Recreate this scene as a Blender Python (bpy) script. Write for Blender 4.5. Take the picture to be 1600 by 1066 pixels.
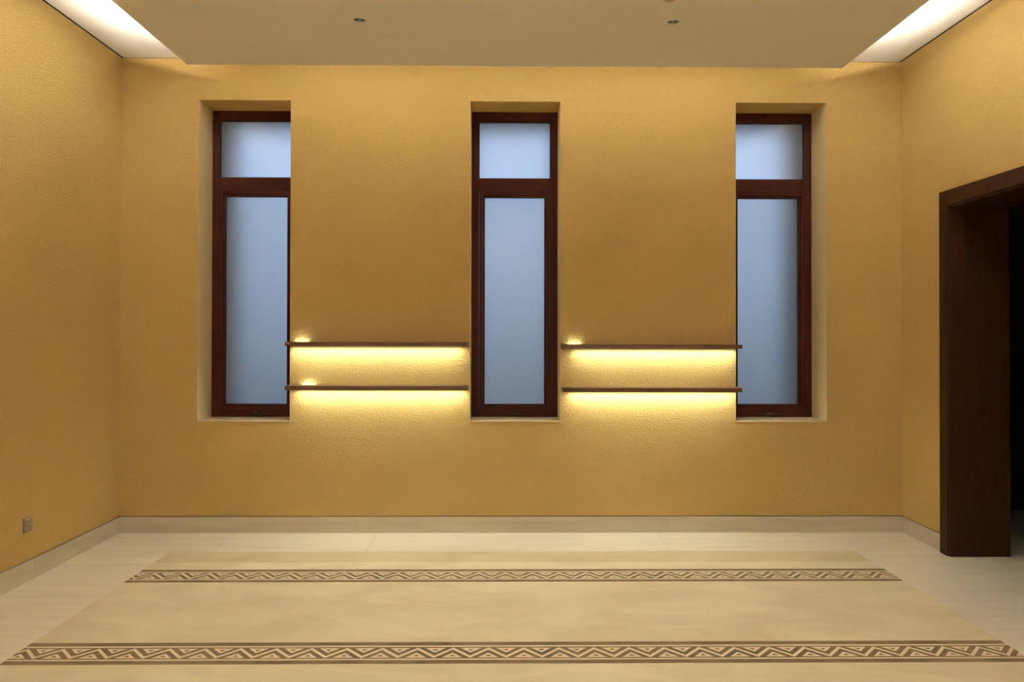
import bpy, bmesh, math, random
from mathutils import Vector, Matrix
from mathutils.geometry import tessellate_polygon

random.seed(4)
for o in list(bpy.data.objects):
    bpy.data.objects.remove(o, do_unlink=True)
scene = bpy.context.scene
COL = scene.collection

# ------------------------------------------------------------------ room dimensions (metres)
D = 6.16                        # the window wall
XL, XR = -2.720, 2.8915         # side walls
YR = -1.2                       # wall behind the viewer
H = 3.397                       # ceiling
EYE = 1.4297
WX = [-2.1705, -1.512, -0.2241, 0.4246, 1.6915, 2.3489]   # window recess sides
ZT, ZS = 3.099, 0.7957          # recess head and sill
FY = D + 0.30                   # room-side face of the window frames

# ------------------------------------------------------------------ camera
cam = bpy.data.cameras.new('camera')
cam_o = bpy.data.objects.new('camera', cam)
COL.objects.link(cam_o)
cam.sensor_width = 36.0
cam.lens = 1340.0 / 1600.0 * 36.0
cam.shift_y = -23.745 / 1600.0
cam.clip_start = 0.02
yaw, pitch, roll = 0.01263, 0.00861, 0.00164
right = Vector((math.cos(yaw), -math.sin(yaw), 0))
fwd = Vector((math.sin(yaw) * math.cos(pitch), math.cos(yaw) * math.cos(pitch), math.sin(pitch)))
up = right.cross(fwd)
r2 = right * math.cos(roll) + up * math.sin(roll)
u2 = up * math.cos(roll) - right * math.sin(roll)
m = Matrix((r2, u2, -fwd)).transposed().to_4x4()
m.translation = (0, 0, EYE)
cam_o.matrix_world = m
scene.camera = cam_o

# ------------------------------------------------------------------ dusk sky (even all round)
world = bpy.data.worlds.new('dusk_sky')
scene.world = world
world.use_nodes = True
nt = world.node_tree
nt.nodes.clear()
wo = nt.nodes.new('ShaderNodeOutputWorld')
bg = nt.nodes.new('ShaderNodeBackground')
tc = nt.nodes.new('ShaderNodeTexCoord')
sp = nt.nodes.new('ShaderNodeSeparateXYZ')
cr = nt.nodes.new('ShaderNodeValToRGB')
nt.links.new(tc.outputs['Generated'], sp.inputs[0])
nt.links.new(sp.outputs['Z'], cr.inputs['Fac'])
cr.color_ramp.elements[0].position = 0.0
cr.color_ramp.elements[0].color = (0.50, 0.66, 0.92, 1)
cr.color_ramp.elements[1].position = 0.6
cr.color_ramp.elements[1].color = (0.34, 0.56, 0.98, 1)
bg.inputs['Strength'].default_value = 0.92
nt.links.new(cr.outputs[0], bg.inputs[0])
nt.links.new(bg.outputs[0], wo.inputs[0])

# ------------------------------------------------------------------ view
vs = scene.view_settings
vs.view_transform = 'Standard'
vs.look = 'None'
vs.gamma = 1.0
vs.use_curve_mapping = False
vs.exposure = 0.66

COVE_W = 13.4         # watts per metre of cove tape
FRONT_FILL_W = 110.0  # unseen cove behind the viewer, widened and boosted as added fill
COVE_BACK_W = 4.5    # the shorter run beside the window wall
SHELF_W = 2.8         # watts per metre of shelf tape
COVE_COL = (1.0, 0.95, 0.84)
DOWN_W = 43.0         # each recessed downlight, lit as a guess to lift the floor
DOWN_COL = (1.0, 0.93, 0.78)
SHELF_COL = (0.92, 1.0, 0.84)


# ================================================================== helpers
def link(o, parent=None):
    COL.objects.link(o)
    if parent:
        o.parent = parent
    return o


class MB:
    """collects polygons and turns them into one mesh object"""
    def __init__(self):
        self.v, self.f = [], []

    def poly(self, pts):
        n = len(self.v)
        self.v += [tuple(p) for p in pts]
        self.f.append(list(range(n, n + len(pts))))
        return self

    def box(self, x0, x1, y0, y1, z0, z1):
        n = len(self.v)
        self.v += [(x0, y0, z0), (x1, y0, z0), (x1, y1, z0), (x0, y1, z0),
                   (x0, y0, z1), (x1, y0, z1), (x1, y1, z1), (x0, y1, z1)]
        for q in ((0, 3, 2, 1), (4, 5, 6, 7), (0, 1, 5, 4), (1, 2, 6, 5), (2, 3, 7, 6), (3, 0, 4, 7)):
            self.f.append([n + i for i in q])
        return self

    def prism(self, pts, z0, z1):
        """flat polygon (x, y) extruded in z"""
        n, k = len(self.v), len(pts)
        self.v += [(p[0], p[1], z0) for p in pts] + [(p[0], p[1], z1) for p in pts]
        self.f.append([n + i for i in reversed(range(k))])
        self.f.append([n + k + i for i in range(k)])
        for i in range(k):
            j = (i + 1) % k
            self.f.append([n + i, n + j, n + k + j, n + k + i])
        return self

    def lathe(self, prof, c, seg=32, axis='z'):
        """prof: list of (radius, offset) turned about an axis through c"""
        n = len(self.v)
        for r, h in prof:
            for s in range(seg):
                a = 2 * math.pi * s / seg
                p = (r * math.cos(a), r * math.sin(a), h)
                if axis == 'y':
                    p = (p[0], h, p[1])
                self.v.append((c[0] + p[0], c[1] + p[1], c[2] + p[2]))
        for i in range(len(prof) - 1):
            for s in range(seg):
                t = (s + 1) % seg
                self.f.append([n + i * seg + s, n + i * seg + t, n + (i + 1) * seg + t, n + (i + 1) * seg + s])
        return self

    def tube(self, pts, rads, seg=10):
        n = len(self.v)
        pts = [Vector(p) for p in pts]
        for i, p in enumerate(pts):
            t = (pts[min(i + 1, len(pts) - 1)] - pts[max(i - 1, 0)]).normalized()
            a = t.orthogonal().normalized() if abs(t.z) > 0.9 else t.cross(Vector((0, 0, 1))).normalized()
            b = t.cross(a)
            r = rads[i] if isinstance(rads, (list, tuple)) else rads
            for s in range(seg):
                w = 2 * math.pi * s / seg
                self.v.append(tuple(p + (a * math.cos(w) + b * math.sin(w)) * r))
        for i in range(len(pts) - 1):
            for s in range(seg):
                t = (s + 1) % seg
                self.f.append([n + i * seg + s, n + i * seg + t, n + (i + 1) * seg + t, n + (i + 1) * seg + s])
        self.f.append([n + s for s in reversed(range(seg))])
        self.f.append([n + (len(pts) - 1) * seg + s for s in range(seg)])
        return self

    def mesh(self, name, mat, smooth=False, bevel=0.0, seg=2):
        me = bpy.data.meshes.new(name)
        me.from_pydata(self.v, [], self.f)
        bm = bmesh.new()
        bm.from_mesh(me)
        bmesh.ops.recalc_face_normals(bm, faces=bm.faces)
        if bevel:
            bmesh.ops.bevel(bm, geom=list(bm.edges), offset=bevel, segments=seg, affect='EDGES', clamp_overlap=True)
        bm.to_mesh(me)
        bm.free()
        me.materials.append(mat)
        if smooth:
            for p in me.polygons:
                p.use_smooth = True
        return me

    def obj(self, name, mat, parent=None, smooth=False, bevel=0.0):
        return link(bpy.data.objects.new(name, self.mesh(name, mat, smooth, bevel)), parent)


def empty(name, loc=(0, 0, 0), kind=None):
    o = bpy.data.objects.new(name, None)
    o.empty_display_size = 0.1
    link(o)
    o.location = loc
    if kind:
        o['kind'] = kind
    return o


def at(parent, o):
    """keep world-coordinate mesh data in place under a moved parent"""
    o.parent = parent
    o.location = -Vector(parent.location)
    return o


def struct(o, label, cat):
    o['kind'] = 'structure'
    o['label'] = label
    o['category'] = cat
    return o


def tag(o, label, cat, group=None):
    o['label'] = label
    o['category'] = cat
    if group:
        o['group'] = group
    return o


def strip_light(name, p0, p1, width, direction, watts, color, parent):
    """area lamp along p0-p1 shining in direction"""
    p0, p1 = Vector(p0), Vector(p1)
    ln = (p1 - p0).length
    l = bpy.data.lights.new(name, 'AREA')
    l.shape = 'RECTANGLE'
    l.size = ln
    l.size_y = width
    l.energy = watts * ln
    l.color = color
    o = bpy.data.objects.new(name, l)
    x = (p1 - p0).normalized()
    z = -Vector(direction).normalized()
    y = z.cross(x)
    mm = Matrix((x, y, z)).transposed().to_4x4()
    mm.translation = (p0 + p1) / 2
    link(o, parent)
    if parent is not None:
        o.matrix_parent_inverse = Matrix.Translation(-Vector(parent.location))
    o.matrix_basis = mm
    return o


# ================================================================== materials
def new_mat(name):
    mt = bpy.data.materials.new(name)
    mt.use_nodes = True
    n = mt.node_tree
    return mt, n, n.nodes['Principled BSDF']


def N(n, kind, **kw):
    x = n.nodes.new(kind)
    for k, v in kw.items():
        if k in x.inputs:
            x.inputs[k].default_value = v
        else:
            setattr(x, k, v)
    return x


def coords(n, scale=(1, 1, 1)):
    g = n.nodes.new('ShaderNodeNewGeometry')
    mp = n.nodes.new('ShaderNodeMapping')
    mp.inputs['Scale'].default_value = scale
    n.links.new(g.outputs['Position'], mp.inputs['Vector'])
    return mp.outputs[0]


def ramp(n, src, stops):
    r = n.nodes.new('ShaderNodeValToRGB')
    els = r.color_ramp.elements
    while len(els) < len(stops):
        els.new(0.5)
    for e, (p, c) in zip(els, stops):
        e.position = p
        e.color = (*c, 1)
    n.links.new(src, r.inputs['Fac'])
    return r.outputs[0]


def plain(name, col, rough=0.5, metal=0.0, spec=0.5, vary=0.0, vscale=8.0):
    mt, n, b = new_mat(name)
    b.inputs['Roughness'].default_value = rough
    b.inputs['Metallic'].default_value = metal
    b.inputs['Specular IOR Level'].default_value = spec
    tx = N(n, 'ShaderNodeTexNoise', Scale=vscale, Detail=4.0)
    n.links.new(coords(n), tx.inputs['Vector'])
    c0 = tuple(x * (1 - vary) for x in col)
    c1 = tuple(min(1, x * (1 + vary)) for x in col)
    n.links.new(ramp(n, tx.outputs['Fac'], [(0.3, c0), (0.7, c1)]), b.inputs['Base Color'])
    return mt


WALL = (0.690, 0.468, 0.168)


def stucco(name, axis):
    """ochre sprayed plaster: grains on the wall face, smooth on reveals"""
    mt, n, b = new_mat(name)
    b.inputs['Roughness'].default_value = 0.72
    b.inputs['Specular IOR Level'].default_value = 0.25
    pos = coords(n)
    big = N(n, 'ShaderNodeTexNoise', Scale=0.9, Detail=3.0)
    n.links.new(pos, big.inputs['Vector'])
    c0 = tuple(x * 0.95 for x in WALL)
    c1 = tuple(x * 1.05 for x in WALL)
    wall_col = ramp(n, big.outputs['Fac'], [(0.3, c0), (0.7, c1)])
    gr = N(n, 'ShaderNodeTexNoise', Scale=82.0, Detail=4.0, Roughness=0.62)
    n.links.new(pos, gr.inputs['Vector'])
    bl = ramp(n, gr.outputs['Fac'], [(0.42, (0, 0, 0)), (0.66, (1, 1, 1))])
    geo = n.nodes.new('ShaderNodeNewGeometry')
    sep = n.nodes.new('ShaderNodeSeparateXYZ')
    n.links.new(geo.outputs['True Normal'], sep.inputs[0])
    ab = N(n, 'ShaderNodeMath', operation='ABSOLUTE')
    n.links.new(sep.outputs[axis], ab.inputs[0])
    if axis == 'Y':                      # the side reveals of the recesses have a paler smooth coat
        ax = N(n, 'ShaderNodeMath', operation='ABSOLUTE')
        n.links.new(sep.outputs['X'], ax.inputs[0])
        mx = n.nodes.new('ShaderNodeMix')
        mx.data_type = 'RGBA'
        n.links.new(ax.outputs[0], mx.inputs[0])
        n.links.new(wall_col, mx.inputs[6])
        mx.inputs[7].default_value = (0.76, 0.62, 0.36, 1)
        wall_col = mx.outputs[2]
    n.links.new(wall_col, b.inputs['Base Color'])
    mul = N(n, 'ShaderNodeMath', operation='MULTIPLY')
    mul.inputs[1].default_value = 0.9
    n.links.new(ab.outputs[0], mul.inputs[0])
    bu = N(n, 'ShaderNodeBump', Distance=0.0065)
    n.links.new(mul.outputs[0], bu.inputs['Strength'])
    n.links.new(bl, bu.inputs['Height'])
    n.links.new(bu.outputs[0], b.inputs['Normal'])
    return mt


def stone(name, c0, c1, rough=0.32, streak=(0.5, 6.0, 6.0), tint=0.03):
    """pale limestone with long streaks, each piece a touch different"""
    mt, n, b = new_mat(name)
    b.inputs['Roughness'].default_value = rough
    a = N(n, 'ShaderNodeTexNoise', Scale=2.4, Detail=8.0, Roughness=0.62, Distortion=0.4)
    n.links.new(coords(n, streak), a.inputs['Vector'])
    col = ramp(n, a.outputs['Fac'], [(0.30, c0), (0.62, c1)])
    oi = n.nodes.new('ShaderNodeObjectInfo')
    mr = N(n, 'ShaderNodeMapRange')
    mr.inputs['To Min'].default_value = 1 - tint
    mr.inputs['To Max'].default_value = 1 + tint
    n.links.new(oi.outputs['Random'], mr.inputs['Value'])
    hs = n.nodes.new('ShaderNodeHueSaturation')
    n.links.new(col, hs.inputs['Color'])
    n.links.new(mr.outputs[0], hs.inputs['Value'])
    n.links.new(hs.outputs[0], b.inputs['Base Color'])
    bu = N(n, 'ShaderNodeBump', Strength=0.05, Distance=0.002)
    n.links.new(a.outputs['Fac'], bu.inputs['Height'])
    n.links.new(bu.outputs[0], b.inputs['Normal'])
    return mt


def wood(name, c0, c1, rough=0.35, grain=(14.0, 14.0, 1.2), spec=0.5):
    mt, n, b = new_mat(name)
    b.inputs['Specular IOR Level'].default_value = spec
    b.inputs['Roughness'].default_value = rough
    a = N(n, 'ShaderNodeTexNoise', Scale=3.0, Detail=6.0, Roughness=0.6, Distortion=0.3)
    n.links.new(coords(n, grain), a.inputs['Vector'])
    n.links.new(ramp(n, a.outputs['Fac'], [(0.3, c0), (0.7, c1)]), b.inputs['Base Color'])
    return mt


def pile(name, c0, c1, bump=0.25, scale=2.0):
    """cut pile with brushed patches"""
    mt, n, b = new_mat(name)
    b.inputs['Roughness'].default_value = 0.85
    b.inputs['Specular IOR Level'].default_value = 0.15
    b.inputs['Sheen Weight'].default_value = 0.15
    a = N(n, 'ShaderNodeTexNoise', Scale=scale, Detail=5.0, Roughness=0.55, Distortion=0.8)
    n.links.new(coords(n, (1.0, 1.6, 1.0)), a.inputs['Vector'])
    n.links.new(ramp(n, a.outputs['Fac'], [(0.34, c0), (0.64, c1)]), b.inputs['Base Color'])
    f = N(n, 'ShaderNodeTexNoise', Scale=420.0, Detail=2.0)
    n.links.new(coords(n), f.inputs['Vector'])
    bu = N(n, 'ShaderNodeBump', Strength=bump, Distance=0.0015)
    n.links.new(f.outputs['Fac'], bu.inputs['Height'])
    n.links.new(bu.outputs[0], b.inputs['Normal'])
    return mt


def frosted(name, tint=(0.97, 0.985, 1.0), rough=0.6):
    """acid-etched glass: light passes but is scattered"""
    mt, n, b = new_mat(name)
    n.nodes.remove(b)
    out = n.nodes['Material Output']
    tr = N(n, 'ShaderNodeBsdfRefraction', Roughness=rough, IOR=1.30)
    tr.inputs['Color'].default_value = (*tint, 1)
    df = N(n, 'ShaderNodeBsdfDiffuse')
    df.inputs['Color'].default_value = (0.55, 0.58, 0.6, 1)
    gl = N(n, 'ShaderNodeBsdfGlossy', Roughness=0.12)
    fr = N(n, 'ShaderNodeFresnel', IOR=1.45)
    cl = N(n, 'ShaderNodeTexNoise', Scale=1.6, Detail=3.0)
    n.links.new(coords(n), cl.inputs['Vector'])
    mr = N(n, 'ShaderNodeMapRange')
    mr.inputs['To Min'].default_value = 0.16
    mr.inputs['To Max'].default_value = 0.22
    n.links.new(cl.outputs['Fac'], mr.inputs['Value'])
    m1 = N(n, 'ShaderNodeMixShader')
    m2 = N(n, 'ShaderNodeMixShader')
    n.links.new(mr.outputs[0], m1.inputs[0])
    n.links.new(tr.outputs[0], m1.inputs[1])
    n.links.new(df.outputs[0], m1.inputs[2])
    n.links.new(fr.outputs[0], m2.inputs[0])
    n.links.new(m1.outputs[0], m2.inputs[1])
    n.links.new(gl.outputs[0], m2.inputs[2])
    n.links.new(m2.outputs[0], out.inputs['Surface'])
    return mt


M = {
    'wall_y': stucco('ochre_stucco_window_wall', 'Y'),
    'wall_x': stucco('ochre_stucco_side_wall', 'X'),
    'paint': plain('white_ceiling_paint', (0.86, 0.84, 0.80), 0.8, spec=0.2, vary=0.01),
    'panel': plain('dropped_panel_paint', (0.87, 0.83, 0.75), 0.8, spec=0.2, vary=0.01),
    'gap_shade': plain('painted_gap_shade', (0.03, 0.025, 0.02), 0.9),  # near-black colour paints the shade inside the shadow gaps
    'tile': stone('floor_limestone', (0.74, 0.67, 0.54), (0.84, 0.77, 0.64)),
    'grout': plain('grout', (0.66, 0.58, 0.45), 0.8),
    'base': stone('baseboard_limestone', (0.50, 0.43, 0.32), (0.60, 0.53, 0.41), 0.4, (0.7, 0.7, 7.0), 0.04),
    'frame': wood('red_brown_window_wood', (0.038, 0.0065, 0.004), (0.060, 0.011, 0.006), 0.5, spec=0.14),
    'gasket': plain('black_gasket', (0.012, 0.010, 0.012), 0.6),
    'glass': frosted('frosted_glass'),
    'glass_low': frosted('frosted_glass_with_screen', (0.78, 0.81, 0.83)),
    'bronze': plain('dark_bronze', (0.11, 0.075, 0.06), 0.25, metal=1.0),
    'sill': plain('pale_sill_paint', (0.66, 0.52, 0.32), 0.55, vary=0.03),
    'door': wood('dark_door_wood', (0.022, 0.0075, 0.0022), (0.038, 0.0135, 0.0038), 0.5, spec=0.14),
    'shelf': wood('walnut_shelf_wood', (0.085, 0.037, 0.011), (0.135, 0.060, 0.019), 0.45, (1.2, 14.0, 14.0)),
    'alu': plain('aluminium_profile', (0.75, 0.74, 0.72), 0.35, metal=1.0),
    'tape': plain('led_tape', (0.85, 0.82, 0.70), 0.5),
    'rug': pile('beige_pile', (0.60, 0.50, 0.335), (0.70, 0.60, 0.415)),
    'rug_edge': pile('beige_pile_edge', (0.50, 0.40, 0.24), (0.58, 0.475, 0.295)),
    'rug_dark': pile('brown_pile', (0.135, 0.085, 0.036), (0.225, 0.15, 0.072), scale=5.0),
    'rug_cream': pile('cream_pile', (0.70, 0.585, 0.41), (0.76, 0.645, 0.46)),
    'chrome': plain('chrome', (0.80, 0.88, 1.0), 0.10, metal=1.0),
    'lens': plain('dark_lens', (0.06, 0.055, 0.06), 0.12),
    'gunmetal': plain('gunmetal_reflector', (0.30, 0.31, 0.36), 0.12, metal=1.0),
    'satin': plain('satin_silver', (0.78, 0.80, 0.84), 0.3, metal=0.35),
    'plate': plain('brushed_gold_grey_plate', (0.34, 0.28, 0.19), 0.38, metal=0.4, vary=0.06, vscale=40),
    'hole': plain('socket_hole', (0.01, 0.008, 0.006), 0.7),
    'hall': plain('hall_painted_dark', (0.012, 0.009, 0.007), 0.6),  # near-black colour stands for the darkness of the unlit hall
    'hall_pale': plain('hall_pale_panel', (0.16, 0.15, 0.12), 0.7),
    'steel': plain('steel', (0.12, 0.11, 0.10), 0.35, metal=1.0),
    'earth': plain('garden_ground', (0.13, 0.135, 0.12), 0.9, vary=0.2),
    'render': plain('outside_render', (0.22, 0.21, 0.20), 0.8),
    'detector': plain('detector_plastic', (0.50, 0.42, 0.33), 0.5),
}

# ================================================================== setting: floor
GAP_B = 0.1198        # baseboard top / bottom of plaster
floor = MB().box(XL - 0.4, XR + 0.02, YR - 0.3, D + 0.3, -0.10, -0.004).obj('floor', M['grout'])
struct(floor, 'pale limestone tiled floor around the rug', 'floor')
TX, TY, J = 1.0, 0.92, 0.0022
x0 = 0.117 - 3 * TX
while x0 < XR:
    y0 = 5.36 - 8 * TY
    while y0 < D:
        a, b_, c, d_ = max(x0 + J / 2, XL), min(x0 + TX - J / 2, XR), max(y0 + J / 2, YR), min(y0 + TY - J / 2, D)
        if b_ - a > 0.02 and d_ - c > 0.02:
            MB().box(a, b_, c, d_, -0.012, 0.0).obj('floor_tile', M['tile'], floor)
        y0 += TY
    x0 += TX

# ------------------------------------------------------------------ window wall
wb, wo_ = MB(), MB()
xs = [XL - 0.25] + WX + [XR + 0.40]
zs = [GAP_B, ZS, ZT, H]
for i in range(7):
    for k in range(3):
        if k == 1 and i in (1, 3, 5):
            continue
        wb.box(xs[i], xs[i + 1], D, D + 0.37, zs[k], zs[k + 1])
        wo_.box(xs[i], xs[i + 1], D + 0.37, D + 0.95, zs[k], zs[k + 1])
wall_back = wb.obj('wall_back', M['wall_y'])
struct(wall_back, 'ochre textured plaster wall with three tall window recesses', 'wall')
wo_.obj('outer_leaf', M['render'], wall_back)  # outer reveals deepened and darkened to dim the side windows
MB().box(XL - 0.25, XR + 0.40, D + 0.012, D + 0.95, -0.1, GAP_B).obj('plinth', M['gap_shade'], wall_back)

# ------------------------------------------------------------------ side walls and the wall behind the viewer
wl = MB().box(XL - 0.25, XL, YR - 0.2, D, GAP_B, H).obj('wall_left', M['wall_x'])
struct(wl, 'ochre textured plaster wall on the left with a socket', 'wall')
MB().box(XL - 0.25, XL - 0.012, YR - 0.2, D, -0.1, GAP_B).obj('plinth', M['gap_shade'], wl)

DY0, DY1, DZ = 4.20, 5.490, 2.262      # door opening in the right wall
WT = 0.355                              # right wall thickness
wr = MB()
wr.box(XR, XR + WT, DY1, D, GAP_B, H)
wr.box(XR, XR + WT, YR - 0.2, DY0, GAP_B, H)
wr.box(XR, XR + WT, DY0, DY1, DZ, H)
wall_right = wr.obj('wall_right', M['wall_x'])
struct(wall_right, 'ochre textured plaster wall on the right with a dark doorway', 'wall')
pl = MB()
pl.box(XR + 0.012, XR + WT, DY1, D, -0.1, GAP_B)
pl.box(XR + 0.012, XR + WT, YR - 0.2, DY0, -0.1, GAP_B)
pl.obj('plinth', M['gap_shade'], wall_right)
wf = MB().box(XL, XR, YR - 0.2, YR, -0.004, H).obj('wall_front', M['paint'])  # unseen wall, made white and brought close to bounce fill light
struct(wf, 'unseen wall behind the viewer, white to bounce fill light', 'wall')

# ------------------------------------------------------------------ baseboards of stone pieces
def baseboard(name, label, axis, a0, a1, joints, face, sgn):
    """face = wall plane; sgn = direction into the room"""
    root = empty(name, kind='structure')
    root['label'] = label
    root['category'] = 'baseboard'
    cuts = [a0] + sorted(j for j in joints if a0 + 0.02 < j < a1 - 0.02) + [a1]
    t0, t1 = sorted((face - sgn * 0.010, face + sgn * 0.007))
    k0, k1 = sorted((face, face + sgn * 0.0105))
    for i in range(len(cuts) - 1):
        p, q = cuts[i] + 0.0005, cuts[i + 1] - 0.0005
        mb = MB()
        if axis == 'x':
            mb.box(p, q, t0, t1, 0.0, GAP_B - 0.0055)
        else:
            mb.box(t0, t1, p, q, 0.0, GAP_B - 0.0055)
        mb.obj('stone_piece', M['base'], root, bevel=0.0008)
    mb = MB()
    if axis == 'x':
        mb.box(a0, a1, k0, k1, 0.0, 0.0035)
    else:
        mb.box(k0, k1, a0, a1, 0.0, 0.0035)
    mb.obj('caulk_line', M['grout'], root)
    return root

baseboard('baseboard_back', 'pale limestone baseboard along the window wall', 'x', XL, XR, [-2.155, -1.035, 0.085, 1.205, 2.325], D, -1)
baseboard('baseboard_left', 'pale limestone baseboard along the left wall', 'y', YR, D - 0.008, [D - 1.12 * k for k in range(8)], XL, 1)
baseboard('baseboard_right', 'short pale limestone baseboard between corner and doorway', 'y', 5.584, D - 0.008, [], XR, -1)
baseboard('baseboard_right', 'pale limestone baseboard on the viewer side of the doorway', 'y', YR, DY0 - 0.094, [3.0, 1.88, 0.76, -0.36], XR, -1)

# ------------------------------------------------------------------ ceiling with shadow gap, dropped panel with light cove
G = 0.016
ceiling = MB().box(XL + G, XR - G, YR + G, D - G * 0.5, H, H + 0.02).obj('ceiling', M['paint'])
struct(ceiling, 'white ceiling above the floating panel, washed by cove light', 'ceiling')
sl = MB().box(XL - 0.25, XR + WT, YR - 0.2, D + 0.45, H + 0.06, H + 0.2)
sl.box(XL - 0.25, XL, YR - 0.2, D + 0.45, H, H + 0.06)
sl.box(XR, XR + WT, YR - 0.2, D + 0.45, H, H + 0.06)
sl.box(XL, XR, D, D + 0.45, H, H + 0.06)
sl.box(XL, XR, YR - 0.2, YR, H, H + 0.06)
sl.obj('slab', M['gap_shade'], ceiling)  # dark colour deepens the shaded line around the ceiling

PZ = H - 0.20                              # underside of the dropped panel
PX0, PX1, PY0, PY1 = -2.074, 2.266, -0.40, 5.660
LIP = PZ + 0.035
TRAY = PZ + 0.0125
LIGHTS = [(-0.801, 4.835), (0.972, 4.834), (-0.801, 2.435), (0.972, 2.434), (-0.801, 0.035), (0.972, 0.034)]  # first pair is in view; the other four are added for floor light
HOLE_R = 0.0375
SENSOR = (0.883, 4.478)


def circle(c, r, n=32):
    return [(c[0] + r * math.cos(2 * math.pi * i / n), c[1] + r * math.sin(2 * math.pi * i / n)) for i in range(n)]

outer = [(PX0, PY0), (PX1, PY0), (PX1, PY1), (PX0, PY1)]
holes = [circle(c, HOLE_R) for c in LIGHTS]
pm = MB()
for z in (PZ, TRAY):
    loops = [[Vector((p[0], p[1], z)) for p in lp] for lp in [outer] + holes]
    flat = [p for lp in loops for p in lp]
    for t in tessellate_polygon(loops):
        pm.poly([flat[i] for i in t])
for lp in holes + [outer]:
    for i in range(len(lp)):
        j = (i + 1) % len(lp)
        pm.poly([(*lp[i], PZ), (*lp[j], PZ), (*lp[j], TRAY), (*lp[i], TRAY)])
bmw = 0.012
pm.box(PX0, PX0 + bmw, PY0, PY1, TRAY, LIP)
pm.box(PX1 - bmw, PX1, PY0, PY1, TRAY, LIP)
pm.box(PX0 + bmw, PX1 - bmw, PY1 - bmw, PY1, TRAY, LIP)
pm.box(PX0 + bmw, PX1 - bmw, PY0, PY0 + bmw, TRAY, LIP)
me = bpy.data.meshes.new('dropped_panel')
me.from_pydata(pm.v, [], pm.f)
bm = bmesh.new()
bm.from_mesh(me)
bmesh.ops.remove_doubles(bm, verts=bm.verts, dist=1e-5)
bmesh.ops.recalc_face_normals(bm, faces=bm.faces)
bm.to_mesh(me)
bm.free()
me.materials.append(M['panel'])
panel = link(bpy.data.objects.new('dropped_panel', me), ceiling)
for hx in (-1.4, 1.6):
    for hy in (-0.1, 1.3, 3.4, 5.0):
        MB().box(hx - 0.02, hx + 0.02, hy - 0.02, hy + 0.02, TRAY, H).obj('hanger', M['alu'], panel)


def cove(p0, p1, out, watts=COVE_W):
    p0, p1 = Vector((*p0, 0)), Vector((*p1, 0))
    d = (p1 - p0).normalized()
    s = Vector((-d.y, d.x, 0)) * 0.005
    mb = MB()
    mb.prism([(p0 - s)[:2], (p1 - s)[:2], (p1 + s)[:2], (p0 + s)[:2]], TRAY, TRAY + 0.0012)
    tape = mb.obj('led_strip', M['tape'], panel)
    n = max(1, round((p1 - p0).length / 1.2))
    for i in range(n):
        a = p0.lerp(p1, i / n)
        b2 = p0.lerp(p1, (i + 1) / n)
        a.z = b2.z = TRAY + 0.006
        strip_light('cove_light', a, b2, 0.010, (out[0] * 0.6, out[1] * 0.6, 0.8), watts, COVE_COL, tape)

SB = 0.070
cove((PX0 + SB, PY0 + 0.1), (PX0 + SB, 5.57), (-1, 0))
cove((PX1 - SB, PY0 + 0.1), (PX1 - SB, 5.57), (1, 0))
cove((PX0 + 0.35, PY1 - SB), (PX1 - 0.35, PY1 - SB), (0, 1), COVE_BACK_W)
cove((PX0 + 0.35, PY0 + SB), (PX1 - 0.35, PY0 + SB), (0, -1), FRONT_FILL_W)  # strong unseen run, added to fill the room from behind

# ------------------------------------------------------------------ windows
WLABEL = ['tall frosted window in the recess nearest the left wall',
          'tall frosted window in the middle recess between the shelves',
          'tall frosted window in the recess nearest the doorway wall']


def ring(mb, x0, x1, z0, z1, l, r, t, b, y0, y1):
    mb.box(x0, x0 + l, y0, y1, z0, z1)
    mb.box(x1 - r, x1, y0, y1, z0, z1)
    mb.box(x0 + l, x1 - r, y0, y1, z1 - t, z1)
    mb.box(x0 + l, x1 - r, y0, y1, z0, z0 + b)


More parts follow.
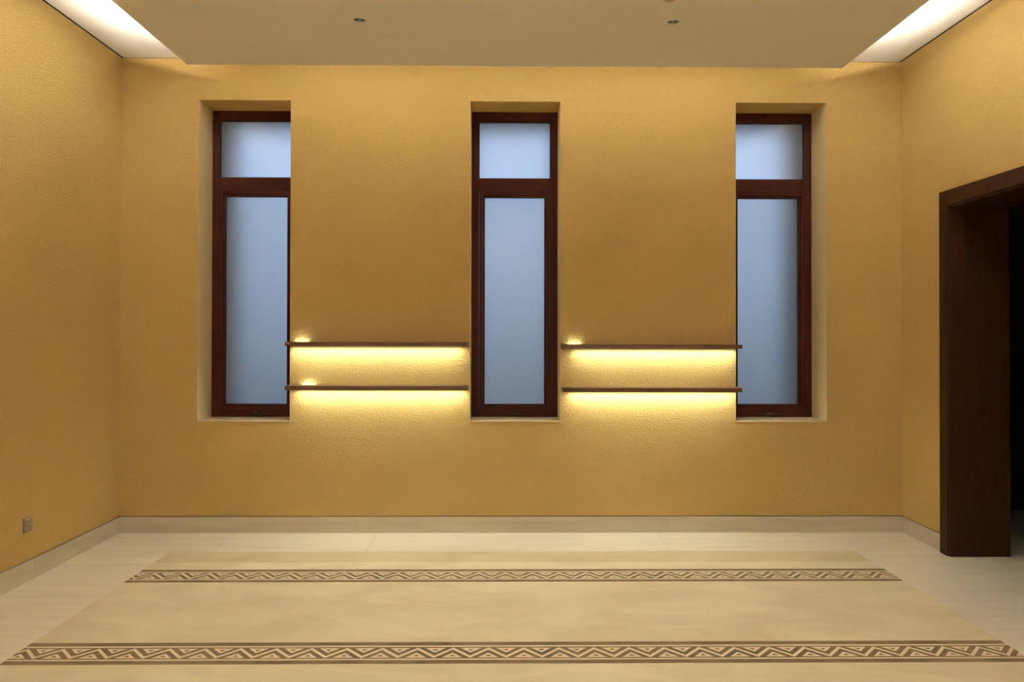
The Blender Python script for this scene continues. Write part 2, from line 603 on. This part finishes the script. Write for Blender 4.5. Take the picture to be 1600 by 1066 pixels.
def window(k):
    x0, x1 = WX[2 * k], WX[2 * k + 1]
    root = empty('window_%d' % (k + 1), ((x0 + x1) / 2, FY, ZS))
    struct(root, WLABEL[k], 'window')
    F = 0.055
    z_t0, z_t1 = 2.497, 2.598                     # transom
    z_b = ZS + 0.050

    def put(mb, name, mat, bevel=0.0, parent=root, smooth=False):
        o = mb.obj(name, mat, None, smooth, bevel)
        if parent is root:
            return at(root, o)
        o.parent = parent
        return o
    # outer frame
    put(MB().box(x0, x0 + F, FY, FY + 0.07, ZS, ZT), 'frame_stile', M['frame'], 0.002)
    put(MB().box(x1 - F, x1, FY, FY + 0.07, ZS, ZT), 'frame_stile', M['frame'], 0.002)
    put(MB().box(x0 + F, x1 - F, FY, FY + 0.07, ZT - 0.072, ZT), 'frame_head', M['frame'], 0.002)
    put(MB().box(x0 + F, x1 - F, FY, FY + 0.07, ZS, z_b), 'frame_bottom_rail', M['frame'], 0.002)
    put(MB().box(x0 + F, x1 - F, FY, FY + 0.07, z_t0, z_t1), 'transom', M['frame'], 0.002)
    # fixed light
    g = MB()
    ring(g, x0 + F, x1 - F, z_t1, ZT - 0.072, 0.004, 0.004, 0.005, 0.003, FY + 0.012, FY + 0.05)
    put(g, 'upper_gasket', M['gasket'])
    put(MB().box(x0 + F + 0.002, x1 - F - 0.002, FY + 0.030, FY + 0.036, z_t1 + 0.001, ZT - 0.073), 'upper_pane', M['glass'])
    # casement sash below
    S0, S1, Z0, Z1 = x0 + F + 0.002, x1 - F - 0.002, z_b + 0.002, z_t0 - 0.002
    sash = MB()
    ring(sash, S0, S1, Z0, Z1, 0.024, 0.024, 0.022, 0.030, FY - 0.002, FY + 0.055)
    so = put(sash, 'casement_sash', M['frame'], 0.0015)
    B0, B1, C0, C1 = S0 + 0.024, S1 - 0.024, Z0 + 0.030, Z1 - 0.022
    bead = MB()
    ring(bead, B0 + 0.001, B1 - 0.001, C0 + 0.001, C1 - 0.001, 0.014, 0.014, 0.014, 0.014, FY + 0.008, FY + 0.05)
    put(bead, 'glazing_bead', M['frame'], 0.0015, so)
    g = MB()
    ring(g, B0 + 0.015, B1 - 0.015, C0 + 0.015, C1 - 0.015, 0.004, 0.004, 0.005, 0.003, FY + 0.014, FY + 0.045)
    put(g, 'gasket', M['gasket'], 0, so)
    put(MB().box(B0 + 0.016, B1 - 0.016, FY + 0.030, FY + 0.036, C0 + 0.016, C1 - 0.016), 'lower_pane', M['glass_low'], 0, so)
    # folding crank operator on the bottom rail
    cx, cz = (x0 + x1) / 2 + 0.035, ZS + 0.022
    h = MB()
    prof, nn = [], 16
    rows = []
    for i in range(5):
        a = i / 4 * math.pi / 2
        rows.append((math.cos(a), 0.022 * math.sin(a)))
    ringv = []
    for sc, dep in rows:
        sc = max(sc, 0.02)
        ringv.append([(cx + 0.075 * sc * math.cos(2 * math.pi * j / nn), FY - dep, cz + 0.020 * sc * math.sin(2 * math.pi * j / nn)) for j in range(nn)])
    n0 = len(h.v)
    for rr in ringv:
        h.v += rr
    for i in range(4):
        for j in range(nn):
            t = (j + 1) % nn
            h.f.append([n0 + i * nn + j, n0 + i * nn + t, n0 + (i + 1) * nn + t, n0 + (i + 1) * nn + j])
    h.f.append([n0 + 4 * nn + j for j in range(nn)])
    hb = put(h, 'operator_housing', M['bronze'], 0, root, True)
    lv = MB().tube([(cx + 0.005, FY - 0.022, cz + 0.010), (cx + 0.0, FY - 0.030, cz + 0.016), (cx - 0.03, FY - 0.030, cz + 0.017), (cx - 0.058, FY - 0.026, cz + 0.017)],
                   [0.0055, 0.005, 0.0045, 0.003])
    put(lv, 'crank_lever', M['bronze'], 0, hb, True)
    kn = MB().tube([(cx + 0.005, FY - 0.026, cz + 0.013), (cx + 0.03, FY - 0.030, cz + 0.008), (cx + 0.052, FY - 0.026, cz + 0.005)],
                   [0.006, 0.0055, 0.0035])
    put(kn, 'crank_knob', M['bronze'], 0, hb, True)
    # pale sill lining with its thin front edge
    put(MB().box(x0 + 0.001, x1 - 0.001, D - 0.003, FY - 0.0005, ZS - 0.004, ZS + 0.004), 'sill', M['sill'], 0.0012)

for k in range(3):
    window(k)

# ------------------------------------------------------------------ doorway in the right wall
door = empty('door_1', (XR, (DY0 + DY1) / 2, 0))
struct(door, 'dark wooden door frame opening into an unlit hall', 'doorway')


def dput(mb, name, mat, bevel=0.0):
    return at(door, mb.obj(name, mat, None, False, bevel))

CW = 0.094
CX = XR - 0.022
dput(MB().box(CX, XR + 0.002, DY1 - 0.004, DY1 + CW, 0.0, DZ + CW), 'casing_stile', M['door'], 0.003)
dput(MB().box(CX, XR + 0.002, DY0 - CW, DY0 + 0.004, 0.0, DZ + CW), 'casing_stile', M['door'], 0.003)
dput(MB().box(CX, XR + 0.002, DY0 + 0.004, DY1 - 0.004, DZ - 0.004, DZ + CW), 'casing_head', M['door'], 0.003)
dput(MB().box(CX + 0.010, XR + WT + 0.022, DY1 - 0.018, DY1 - 0.0, 0.0, DZ), 'jamb_lining', M['door'], 0.002)
dput(MB().box(CX + 0.010, XR + WT + 0.022, DY0, DY0 + 0.018, 0.0, DZ), 'jamb_lining', M['door'], 0.002)
dput(MB().box(CX + 0.010, XR + WT + 0.022, DY0 + 0.018, DY1 - 0.018, DZ - 0.018, DZ), 'head_lining', M['door'], 0.002)
for z0, z1 in ((0.912, 0.975), (1.0, 1.047)):
    dput(MB().box(XR + 0.345, XR + 0.362, DY1 - 0.0205, DY1 - 0.017, z0, z1), 'strike_plate', M['steel'], 0.0008)

# ------------------------------------------------------------------ the unlit hall beyond
HX, HY0, HY1, HZ = 6.2, 2.2, 6.93, 2.75
hf = MB().box(XR + 0.02, HX + 0.2, YR, HY1 + 0.2, -0.10, -0.004)
hall_floor = hf.obj('floor', M['grout'])
struct(hall_floor, 'dim tiled floor of the hall through the doorway', 'floor')
ty = HY1
while ty > HY0 - 0.8:
    tx = XR
    while tx < HX:
        MB().box(tx + 0.001, min(tx + 1.2, HX) - 0.001, ty - 0.8 + 0.001, ty - 0.001, -0.012, 0.0).obj('floor_tile', M['tile'], hall_floor)
        tx += 1.2
    ty -= 0.8
hw = MB()
hw.box(XR + WT + 0.023, HX, HY1, HY1 + 0.1, 0, HZ)
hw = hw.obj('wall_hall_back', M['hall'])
struct(hw, 'far wall of the unlit hall, darkness painted in as black', 'wall')
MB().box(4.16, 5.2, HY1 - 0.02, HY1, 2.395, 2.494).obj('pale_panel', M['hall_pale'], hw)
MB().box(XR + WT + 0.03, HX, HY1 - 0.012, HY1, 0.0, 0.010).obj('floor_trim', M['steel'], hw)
struct(MB().box(HX, HX + 0.1, HY0 - 0.1, HY1 + 0.1, 0, HZ).obj('wall_hall_side', M['hall']), 'side wall of the unlit hall, darkness painted in as black', 'wall')
struct(MB().box(XR + WT + 0.023, HX, HY0 - 0.1, HY0, 0, HZ).obj('wall_hall_front', M['hall']), 'near wall of the unlit hall, darkness painted in as black', 'wall')
struct(MB().box(XR + WT, HX + 0.1, HY0 - 0.1, HY1 + 0.1, HZ, HZ + 0.1).obj('ceiling', M['hall']), 'ceiling of the unlit hall, darkness painted in as black', 'ceiling')
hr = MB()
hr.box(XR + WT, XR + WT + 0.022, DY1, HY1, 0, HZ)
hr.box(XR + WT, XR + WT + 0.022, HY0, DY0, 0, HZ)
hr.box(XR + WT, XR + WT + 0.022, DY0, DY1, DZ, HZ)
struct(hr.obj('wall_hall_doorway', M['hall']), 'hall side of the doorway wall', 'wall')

# ------------------------------------------------------------------ outside
ground = MB().box(-60, 60, D + 0.95, 120, -0.5, -0.3).obj('ground', M['earth'])
struct(ground, 'dark garden ground outside the windows', 'ground')

# ================================================================== wall shelves
def shelf(x0, x1, zt, zb, label, notch=None, led0=0.05, led1=0.03):
    """wooden shelf with an LED profile under its back edge"""
    root = empty('wall_shelf', ((x0 + x1) / 2, D, zb))
    tag(root, label, 'shelf', 'lit wall shelves between the windows')
    dep = 0.150
    y0, y1 = D - dep, D - 0.001
    mb = MB()
    if notch:
        n0, n1 = notch
        mb.prism([(x0, y0), (x1, y0), (x1, y1), (n1, y1), (n1, y1 - 0.022), (n0, y1 - 0.022), (n0, y1), (x0, y1)], zb, zt)
    else:
        mb.box(x0, x1, y0, y1, zb, zt)
    at(root, mb.obj('board', M['shelf'], None, False, 0.001))
    ly = D - 0.042
    lx0, lx1 = x0 + led0, x1 - led1
    pr = at(root, MB().box(lx0, lx1, ly - 0.008, ly + 0.008, zb - 0.006, zb).obj('led_profile', M['alu']))
    MB().box(lx0, lx1, ly - 0.006, ly + 0.006, zb - 0.0072, zb - 0.006).obj('led_strip', M['tape'], pr)
    strip_light('shelf_light', (lx0, ly, zb - 0.009), (lx1, ly, zb - 0.009), 0.010, (0, 0, -1), SHELF_W, SHELF_COL, root)
    if notch:  # made-up strip and lamp imitate light leaking up behind the shelf
        tl = at(root, MB().box(n0 + 0.008, n1 - 0.008, y1 - 0.016, y1 - 0.006, zt - 0.010, zt - 0.009).obj('leak_strip', M['tape']))
        strip_light('leak_light', (n0 + 0.010, y1 - 0.011, zt - 0.007), (n1 - 0.010, y1 - 0.011, zt - 0.007), 0.008, (0, 0, 1), SHELF_W * 0.4, SHELF_COL, root)
    return root

shelf(-1.511, -0.233, 1.366, 1.338, 'upper wall shelf between the left and middle windows, glowing beneath', (-1.475, -1.375), 0.03, 0.05)
shelf(-1.511, -0.233, 1.059, 1.029, 'lower wall shelf between the left and middle windows, glowing beneath', (-1.425, -1.325), 0.06, 0.03)
shelf(0.428, 1.696, 1.351, 1.323, 'upper wall shelf between the middle and right windows, glowing beneath', (0.475, 0.575), 0.10, 0.02)
s4 = shelf(0.435, 1.696, 1.047, 1.017, 'lower wall shelf between the middle and right windows, glowing beneath', None, 0.06, 0.02)
at(s4, MB().tube([(0.785, D - 0.012, 1.048), (0.793, D - 0.010, 1.062), (0.783, D - 0.010, 1.072), (0.795, D - 0.009, 1.078)], 0.0035, 8).obj('loose_wire_end', M['rug_cream'], None, True))

# ================================================================== rug
RX0, RX1, RY0, RY1, RT = -2.147, 2.321, -0.64, 5.602, 0.006
rug = empty('area_rug', (0.087, 2.1, 0))
tag(rug, 'large flat beige rug with two brown and cream zigzag bands', 'rug')


def rput(mb, name, mat, parent=None):
    o = mb.obj(name, mat)
    if parent is None:
        return at(rug, o)
    o.parent = parent
    return o

rput(MB().box(RX0, RX1, RY0, 5.346, 0.0, RT), 'pile_field', M['rug'])
rput(MB().box(RX0, RX1, 5.346, RY1, 0.0, RT), 'end_strip', M['rug_edge'])


def clip(poly, lo, hi):
    for lim, sgn in ((lo, 1), (hi, -1)):
        out = []
        for i in range(len(poly)):
            p, q = poly[i], poly[(i + 1) % len(poly)]
            ip, iq = (p[0] - lim) * sgn >= 0, (q[0] - lim) * sgn >= 0
            if ip:
                out.append(p)
            if ip != iq:
                t = (lim - p[0]) / (q[0] - p[0])
                out.append((lim, p[1] + t * (q[1] - p[1])))
        poly = out
        if len(poly) < 3:
            return []
    return poly

PER = 0.1588
LO, HI = RX0 + 0.0005, RX1 - 0.0005


def band(yf, phase, far_line):
    """yf = far edge of the brown band; it runs 0.277 m towards the viewer"""
    z0, z1, z2 = RT, RT + 0.0006, RT + 0.0012
    bo = rput(MB().box(LO, HI, yf - 0.262, yf, z0, z1), 'border_band', M['rug_dark'])

    def stripe(a, b):
        rput(MB().box(LO, HI, yf - b, yf - a, z0, z2), 'stripe', M['rug_cream'], bo)
    stripe(0.046, 0.062)
    stripe(0.203, 0.217)
    stripe(0.263, 0.277)
    if far_line:
        stripe(-0.013, -0.001)
    a, b, th = yf - 0.072, yf - 0.194, 0.0245          # zigzag crest and trough
    zz = MB()
    tri = []
    k = -16
    while phase + k * PER < HI + PER:
        x = phase + k * PER
        for (xa, ya, xb, yb) in ((x - PER / 2, b, x, a), (x, a, x + PER / 2, b)):
            sa = ya - th if ya == a else ya + th
            lo_a, hi_a = (ya - th, ya) if ya == a else (ya, ya + th)
            lo_b, hi_b = (yb - th, yb) if yb == a else (yb, yb + th)
            pg = clip([(xa, lo_a), (xb, lo_b), (xb, hi_b), (xa, hi_a)], LO, HI)
            if pg:
                zz.prism(pg, z0, z2)
        # outlined triangles in the hollows of the zigzag
        for (c, base, s) in ((x, b + 0.005, 1), (x + PER / 2, a - 0.005, -1)):
            hw, hh = 0.0450, 0.055
            iw, i0, i1 = 0.0160, 0.014, 0.035
            O = [(c - hw, base), (c + hw, base), (c, base + s * hh)]
            I = [(c - iw, base + s * i0), (c + iw, base + s * i0), (c, base + s * i1)]
            mb = MB()
            for i in range(3):
                j = (i + 1) % 3
                pg = clip([O[i], O[j], I[j], I[i]], LO, HI)
                if pg:
                    mb.prism(pg, z0, z2)
            if mb.f:
                rput(mb, 'triangle', M['rug_cream'], bo)
        k += 1
    rput(zz, 'zigzag', M['rug_cream'], bo)

band(5.181, 0.187, True)
band(3.966, 0.104, False)

# ================================================================== recessed downlights and sensor in the dropped panel
def downlight(c, label):
    root = empty('downlight', (c[0], c[1], PZ))
    tag(root, label, 'downlight', 'recessed downlights in the ceiling panel')

    def p(mb, name, mat, par=None):
        o = mb.obj(name, mat, par, True)
        return o
    p(MB().lathe([(0.0335, 0.003), (0.0335, -0.002), (0.0355, -0.0045), (0.0395, -0.004), (0.0415, 0.0)], (0, 0, 0)), 'trim_ring', M['satin'], root)
    p(MB().lathe([(0.0340, 0.002), (0.030, 0.016), (0.024, 0.030), (0.020, 0.040)], (0, 0, 0)), 'reflector', M['gunmetal'], root)
    p(MB().lathe([(0.0215, 0.036), (0.018, 0.031), (0.010, 0.028), (0.0005, 0.027)], (0, 0, 0)), 'lens', M['lens'], root)
    p(MB().lathe([(0.036, 0.003), (0.037, 0.012), (0.034, 0.055), (0.0005, 0.056)], (0, 0, 0)), 'can', M['alu'], root)
    l = bpy.data.lights.new('downlight_fill', 'SPOT')  # lamps added to brighten the floor; fixtures in view look nearly unlit
    l.energy = DOWN_W
    l.color = DOWN_COL
    l.spot_size = math.radians(92)
    l.spot_blend = 1.0
    l.shadow_soft_size = 0.012
    lo = link(bpy.data.objects.new('downlight_fill', l), root)
    lo.location = (0, 0, 0.024)
    return root

for c, lb in zip(LIGHTS, (
        'recessed chrome downlight in the ceiling panel, on the left near the window wall',
        'recessed chrome downlight in the ceiling panel, on the right beside the sensor',
        'left unseen downlight of the middle row, added to light the floor',
        'right unseen downlight of the middle row, added to light the floor',
        'left unseen downlight above the viewer, added to light the floor',
        'right unseen downlight above the viewer, added to light the floor')):
    downlight(c, lb)

sen = empty('ceiling_sensor', (SENSOR[0], SENSOR[1], PZ))
tag(sen, 'small round ceiling sensor at the top picture edge near the right downlight', 'sensor')
MB().lathe([(0.0005, -0.006), (0.040, -0.006), (0.046, -0.003), (0.047, 0.0)], (0, 0, 0)).obj('base', M['detector'], sen, True)
MB().lathe([(0.030, -0.006), (0.030, -0.014), (0.024, -0.020), (0.0005, -0.021)], (0, 0, 0)).obj('cap', M['detector'], sen, True)
for i in range(8):
    a = math.pi / 4 * i + 0.4
    MB().tube([(0.030 * math.cos(a), 0.030 * math.sin(a), -0.010), (0.035 * math.cos(a), 0.035 * math.sin(a), -0.008)], 0.004, 6).obj('vent_slot', M['hole'], sen)

# ================================================================== socket on the left wall
soc = empty('wall_socket', (XL, 4.966, 0.283))
tag(soc, 'small bronze-grey power socket low on the left wall', 'socket')


def sput(mb, name, mat, bevel=0.0):
    return at(soc, mb.obj(name, mat, None, False, bevel))

SY, SZ, SH = 4.966, 0.325, 0.043
sput(MB().box(XL, XL + 0.009, SY - SH, SY + SH, SZ - SH, SZ + SH), 'plate', M['plate'], 0.002)
sput(MB().box(XL + 0.008, XL + 0.011, SY - SH + 0.006, SY + SH - 0.006, SZ - SH + 0.006, SZ + SH - 0.010), 'insert', M['plate'], 0.001)
ledge = MB().poly([(XL + 0.0112, SY - SH + 0.003, SZ + SH - 0.010), (XL + 0.0112, SY + SH - 0.003, SZ + SH - 0.010),
                   (XL + 0.004, SY + SH - 0.003, SZ + SH + 0.001), (XL + 0.004, SY - SH + 0.003, SZ + SH + 0.001)])
ledge.poly([(XL + 0.0112, SY - SH + 0.003, SZ + SH - 0.010), (XL + 0.004, SY - SH + 0.003, SZ + SH + 0.001), (XL + 0.004, SY - SH + 0.003, SZ + SH - 0.010)])
ledge.poly([(XL + 0.0112, SY + SH - 0.003, SZ + SH - 0.010), (XL + 0.004, SY + SH - 0.003, SZ + SH - 0.010), (XL + 0.004, SY + SH - 0.003, SZ + SH + 0.001)])
sput(ledge, 'top_highlight', M['sill'])  # pale colour paints the light caught on the plate's top
fx = XL + 0.0108
sput(MB().box(fx, fx + 0.0006, SY - 0.002, SY + 0.002, SZ + 0.010, SZ + 0.020), 'pin_slot', M['hole'])
for s in (-1, 1):
    mb = MB()
    cy, cz = SY + s * 0.011, SZ - 0.010
    a = Vector((s * 0.45, 0.9)).normalized()
    b = Vector((-a.y, a.x))
    pts = [a * 0.005 + b * 0.0018, a * -0.005 + b * 0.0018, a * -0.005 - b * 0.0018, a * 0.005 - b * 0.0018]
    n0 = len(mb.v)
    for dx in (fx, fx + 0.0006):
        mb.v += [(dx, cy + q.x, cz + q.y) for q in pts]
    mb.f += [[0, 1, 2, 3], [7, 6, 5, 4], [0, 4, 5, 1], [1, 5, 6, 2], [2, 6, 7, 3], [3, 7, 4, 0]]
    sput(mb, 'pin_slot', M['hole'])
